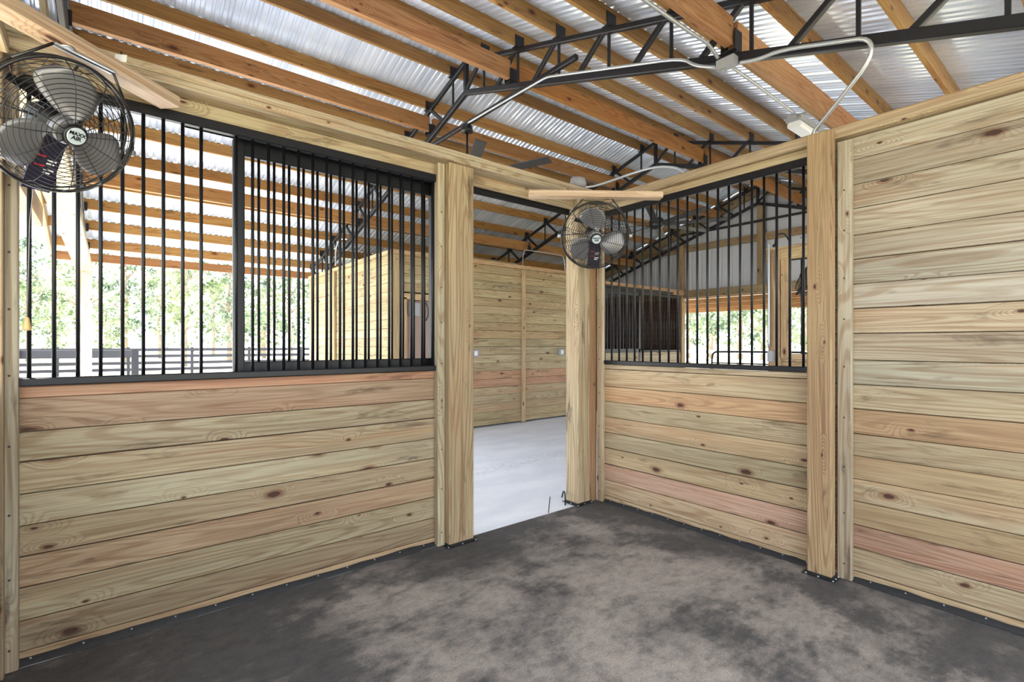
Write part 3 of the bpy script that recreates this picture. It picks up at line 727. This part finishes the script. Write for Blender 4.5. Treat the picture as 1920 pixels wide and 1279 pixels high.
for i in range(8): b.plank((7.46, 6.51, .18+.1335*i), (8.70, 6.51, .18+.1335*i), .025, .13, tint=T((206, 196, 156)))
o = b.build('door_boards', M_WOOD, fd); o.data.transform(Matrix.Translation(-V(fd.location)))
b = MB(); b.obox((7.2, 6.47, 2.49), (9.9, 6.47, 2.49), .05, .05); tag(b.build('door_track', M_STEEL), 'black slide track above the far stall door', 'track')

# ================================================================ NEXT BAY FRAME ON THIS SIDE
board_wall('wall_wash_bay', 'X', 6.86, -.95, 2.86, sA, [(222, 196, 140), (216, 188, 130)], face=-1)
trim(19, (6.87, -.95, 2.52), (6.87, 3.03, 2.52), .10, .15, (0, 0, 1), (220, 196, 130))
trim(20, (6.86, 2.80, 1.17), (6.86, 2.80, 2.45), .09, .10, (0, 1, 0), (220, 188, 126))
trim(21, (6.85, 3.02, 2.60), (6.85, -.95, 2.60), .14, .03, (0, 0, 1), (216, 192, 134))
trim(22, (6.84, 2.76, 1.19), (6.84, -.9, 1.19), .06, .07, (0, 0, 1), (224, 196, 138))
g4, a4, P4 = grille('stall_grille', 'sparse black bar grille in the timber frame beyond the right grille', 'Y', 6.87, -.9, 2.75, 1.20, 2.445, [2.62-.155*i for i in range(22)], r=.008, top_h=.02, rb=.02)
pipe('conduit', [(6.775, 2.98, 2.68), (6.775, 2.98, 2.5), (6.775, 2.98, 1.3)], .014, 'vertical grey conduit on the slim post beyond the right grille')
b = MB(); b.plank((0, 0, -.07), (0, 0, .07), .09, .06, (0, 1, 0), ch=.006); o = tag(b.build('switch_box', M_PLUG), 'grey switch box low on the slim post beyond the right grille', 'box', 'grey electrical boxes'); o.location = (6.765, 2.95, 1.19)
b = MB(); b.tube(chaikin([(6.84, 2.93, 2.66), (6.84, 2.92, 2.78), (6.84, 2.82, 2.80), (6.84, 2.76, 2.70), (6.84, 2.74, 2.64)], 3), .010, 8); b.lathe([(.03, 0), (.03, .03), (.015, .04)], 12, 0, (6.84, 2.93, 2.63))
tag(b.build('cable_loop', M_BLACK), 'black cable loop arching on top of the slim post frame', 'cable')
b = MB(); b.tube([(6.84, 2.62, 2.70), (6.84, .5, 2.70)], .012, 8)
for i in range(6): b.box((6.825, 2.6-.12*i, 2.615), (6.855, 2.58-.12*i, 2.70))
tag(b.build('conduit', M_GALV), 'horizontal conduit on stand-offs above the slim post frame', 'conduit', 'electrical conduits')

# ================================================================ GABLE ENDS
def gable(name, x, y0, y1, zb):
    b = MB(); ys = []; y = y0
    while y < y1: ys += [(y, 0), (y+.18, 0), (y+.195, .018), (y+.225, .018), (y+.24, 0)]; y += .24
    ys = [(a, o) for a, o in ys if a < y1]+[(y1, 0)]
    zt = lambda yy: RZ-SL*abs(yy-RY)-.01
    if not any(abs(a-RY) < 1e-6 for a, _ in ys): ys.append((RY, 0)); ys.sort()
    for yy, o in ys: b.v.append((x+o, yy, zb)); b.v.append((x+o, yy, zt(yy)))
    for i in range(len(ys)-1): b.face([2*i, 2*i+1, 2*i+3, 2*i+2])
    o = b.build(name, M_SIDING); md = o.modifiers.new('t', 'SOLIDIFY'); md.thickness = .002
    return struct(o)
gable('wall_gable_far', 10.58, -1.0, 10.45, 2.45)
gable('wall_gable_near', -.62, -1.0, 6.6, 2.62)
b = MB()
for (y0, y1) in ((-1.0, 2.9), (6.7, 10.42)):
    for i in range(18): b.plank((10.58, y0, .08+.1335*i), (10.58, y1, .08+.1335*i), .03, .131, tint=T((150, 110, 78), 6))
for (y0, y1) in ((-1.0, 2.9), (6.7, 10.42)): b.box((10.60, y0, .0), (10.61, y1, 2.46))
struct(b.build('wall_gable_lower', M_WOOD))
trim(23, (10.50, -1.0, 3.56), (10.50, 10.0, 3.56), .05, .15, (0, 0, 1), (184, 160, 108))
trim(24, (10.50, -1.0, 2.50), (10.50, 10.42, 2.50), .08, .17, (0, 0, 1), (186, 164, 108))
for sgn in (-1, 1):
    b = MB(); b.plank((10.50, RY+sgn*.06, 4.56), (10.50, RY+sgn*5.5, 4.56-SL*5.5), .04, .24, tint=T((190, 172, 116))); tag(b.build('gable_rafter', M_WOOD), 'olive-tinted rafter on the '+('left' if sgn > 0 else 'right')+' slope of the far gable', 'rafter')
    b = MB(); b.plank((-.42, RY+sgn*.06, 4.48), (-.42, RY+sgn*5.6, 4.48-SL*5.6), .04, .20, tint=T((220, 202, 146)))
    tag(b.build('gable_rafter', M_WOOD), 'yellowish rafter beside the truss at the open left end, '+('towards the far eave' if sgn > 0 else 'running overhead towards the near eave'), 'rafter')
    b = MB(); b.plank((-.69, RY+sgn*.06, 4.66), (-.69, RY+sgn*5.95, 4.66-SL*5.95), .036, .20, tint=T((220, 190, 124))); tag(b.build('barge_board', M_WOOD), 'tan barge board edging the left end of the '+('far' if sgn > 0 else 'near')+' roof slope', 'board')
for y in (3.3, 4.2, 4.79, 5.5):
    b = MB(); b.plank((-.56, y, 2.5), (-.56, y, 4.5-SL*abs(y-RY)), .05, .13, (0, 1, 0), tint=T((196, 178, 130)))
    tag(b.build('gable_stud', M_WOOD), {3.3: 'nearest', 4.2: 'second', 4.79: 'third', 5.5: 'farthest'}[y]+' pine stud of the gable framing behind the big left fan', 'stud', 'gable studs')
cap('gable_beam', (-.285, 2.96), (-.285, 10.38), .19, 2.47, 2.565, 'heavy yellowish beam under the open left end, resting on the sunlit post', (232, 220, 160), 1)
trim(25, (-.54, -1.0, 2.58), (-.54, 6.6, 2.58), .10, .2, (0, 0, 1), (190, 168, 118))

# lean-to beyond the far gable
b = MB(); b.v = [(10.6, -1.2, 2.80), (10.6, 10.6, 2.80), (14.3, 10.6, 2.47), (14.3, -1.2, 2.47)]; b.face([0, 1, 2, 3]); o = struct(b.build('ceiling_lean_to', M_ROOF)); o.modifiers.new('t', 'SOLIDIFY').thickness = .01
for i in range(5):
    x = 11.2+.76*i; b = MB(); b.plank((x, -1.1, 2.73-.089*(x-10.6)-.02), (x, 10.5, 2.73-.089*(x-10.6)-.02), .04, .13, tint=T((178, 134, 90), 8))
    tag(b.build('lean_to_purlin', M_PURL), f'{ordw[i]} orange purlin out from the gable under the lean-to roof', 'purlin', 'lean-to purlins beyond the gable')
for y in (-1.0, 10.4):
    post(14.1, 14.24, y, y+.14, 2.30, 'lean-to post beyond the gable at its '+('near' if y < 0 else 'far')+' corner', (200, 176, 126), base=False, z0=-.13)

# gate in the gable opening
gt = empty('pipe_gate', (10.75, 4.5, 0), 'black round-cornered pipe gate standing in the gable opening', 'gate')
b = MB(); yl, yr = 1.5, 3.05-4.5
P = [(0, yr, -.006), (0, yr, 1.18), (0, yl-.15, 1.18), (0, yl-.04, 1.15), (0, yl, 1.05), (0, yl, .3), (0, yl-.05, .18), (0, yl-.15, .15), (0, yr, .15)]
b.tube(chaikin(P, 2), .02, 10); b.build('gate_frame', M_STEEL, gt)
for z in (.40, .66, .92):
    b = MB(); b.tube([(0, yr, z), (0, yl, z)], .014, 8); b.build('gate_rail', M_STEEL, gt)

# ================================================================ OUTSIDE: FENCES AND TREES
def fence(label, p0, p1, rails, post_h, sp, bw=.14, pw=.12, g='black board fences', mat=None):
    mat = mat or M_FENCE
    p0, p1 = V(p0), V(p1); d = p1-p0; L = d.length; n = max(1, round(L/sp)); f = empty('board_fence', p0, label, 'fence', g)
    for i in range(n+1):
        q = d*i/n; b = MB(); b.plank(q+V((0, 0, -.12)), q+V((0, 0, post_h)), pw, pw, (0, 1, 0), ch=.008); b.build('fence_post', mat, f)
    for z in rails:
        nv = V((0, 0, 1)).cross(d).normalized()*-.08
        b = MB(); b.plank(nv+V((0, 0, z)), d+nv+V((0, 0, z)), .03, bw); b.build('fence_rail', mat, f)
fence('near black fence with thick rails outside the leftmost grille bars', (.42, 12.6, 0), (-5.2, 16.0, 0), (1.15, .62, .2), 1.25, 2.6, bw=.15)
fence('distant black four-rail fence across the paddock on the left', (-14, 31, 0), (13, 27.5, 0), (1.08, .78, .46, .16), 1.2, 2.4)
fence('pale rail fence beyond the gable opening', (20.5, -8, 0), (22, 24, 0), (1.0, .6), 1.15, 2.9, mat=M_PALE, g='pale rail fence')

def tree_mesh(seed, leafm, h=9, cr=3.2, n=1900, ls=.15):
    rd = random.Random(seed); r = empty('tree', (0, 0, 0), 'x', 'tree')
    b = MB(); pts = [(0, 0, -.2), (.05, .02, h*.2), (-.08, .1, h*.42), (.12, .0, h*.62), (.1, .1, h*.85)]
    b.tube(pts, [.2, .16, .13, .09, .03], 9)
    for k in range(9):
        a = rd.uniform(0, 6.28); z = h*rd.uniform(.25, .7); l = cr*rd.uniform(.5, .9)
        b.tube([(0, 0, z), (l*.5*math.cos(a), l*.5*math.sin(a), z+l*.35), (l*math.cos(a), l*math.sin(a), z+l*.55)], [.07, .045, .015], 6)
    b.build('trunk', M_BARK, r)
    b = MB(); cl = []
    for k in range(46):
        a = rd.uniform(0, 6.28); q = math.sqrt(rd.random()); z = rd.uniform(.16, 1.0); rr = cr*(1.0-.75*abs(z-.5)**1.4)
        cl.append((V((rr*q*math.cos(a), rr*q*math.sin(a), h*z)), rd.uniform(.45, 1.0)))
    for k in range(n):
        c, s_ = rd.choice(cl); d = V((rd.gauss(0, 1), rd.gauss(0, 1), rd.gauss(0, .7))); p = c+d*s_*.48
        u = V((rd.gauss(0, 1), rd.gauss(0, 1), rd.gauss(0, 1))).normalized(); v2 = u.cross(V((rd.random(), rd.random(), rd.random()))).normalized()
        l = ls*rd.uniform(.6, 1.5); i = len(b.v)
        b.v += [tuple(p-u*l), tuple(p+v2*l*.5), tuple(p+u*l), tuple(p-v2*l*.5)]; b.face([i, i+1, i+2, i+3])
    b.build('foliage', leafm, r); return r
protos = [tree_mesh(1, M_LEAF, 9, 2.3, 1500), tree_mesh(2, M_LEAF2, 10, 2.4, 1800), tree_mesh(3, M_LEAF, 7, 2.6, 1500)]
fx, fy = .6293, .7772
def atpx(px, d):
    r = (px-960)/935; return (d*(fx+fy*r), d*(fy-fx*r))
front = [(-20, 33, 0), (52, 42, 1), (105, 51, 0), (160, 34, 2), (235, 42, 1), (300, 51, 0), (345, 33, 0), (430, 42, 1), (495, 51, 2), (545, 33, 1), (610, 42, 0)]
back = [(20, 62, 1), (200, 60, 0), (400, 60, 1), (490, 64, 0)]
right = [(1235, 30, 0), (1290, 38, 1), (1335, 46, 2), (1388, 31.5, 1), (1430, 38, 0), (1475, 46, 1), (1512, 29, 2), (1330, 56, 1), (1440, 56, 0)]
kind = {0: 'slender pale green', 1: 'tall dark green', 2: 'low spreading pale green'}
used = set()
def plant(px, d, k, label, grp):
    t = protos[k] if k not in used else copy_tree(protos[k]); used.add(k)
    x, y = atpx(px, d); t.location = (x, y, -.13); t.rotation_euler = (0, 0, random.uniform(0, 6)); q = random.uniform(.9, 1.15); t.scale = (q, q, q)
    t['label'] = label; t['group'] = grp
for i, a in enumerate(front): plant(*a, f'{kind[a[2]]} tree behind the left paddock fence, {ordw[i]} from the left', 'trees beyond the left paddock')
for i, a in enumerate(back): plant(*a, f'distant {kind[a[2]]} tree in the hazy left background, {ordw[i]} from the left', 'trees beyond the left paddock')
for i, a in enumerate(right): plant(*a, f'{kind[a[2]]} tree seen through the gable opening, ' + (f'{ordw[i]} from the left' if i < 7 else f'{ordw[i-7]} in the back row'), 'trees beyond the gable opening')
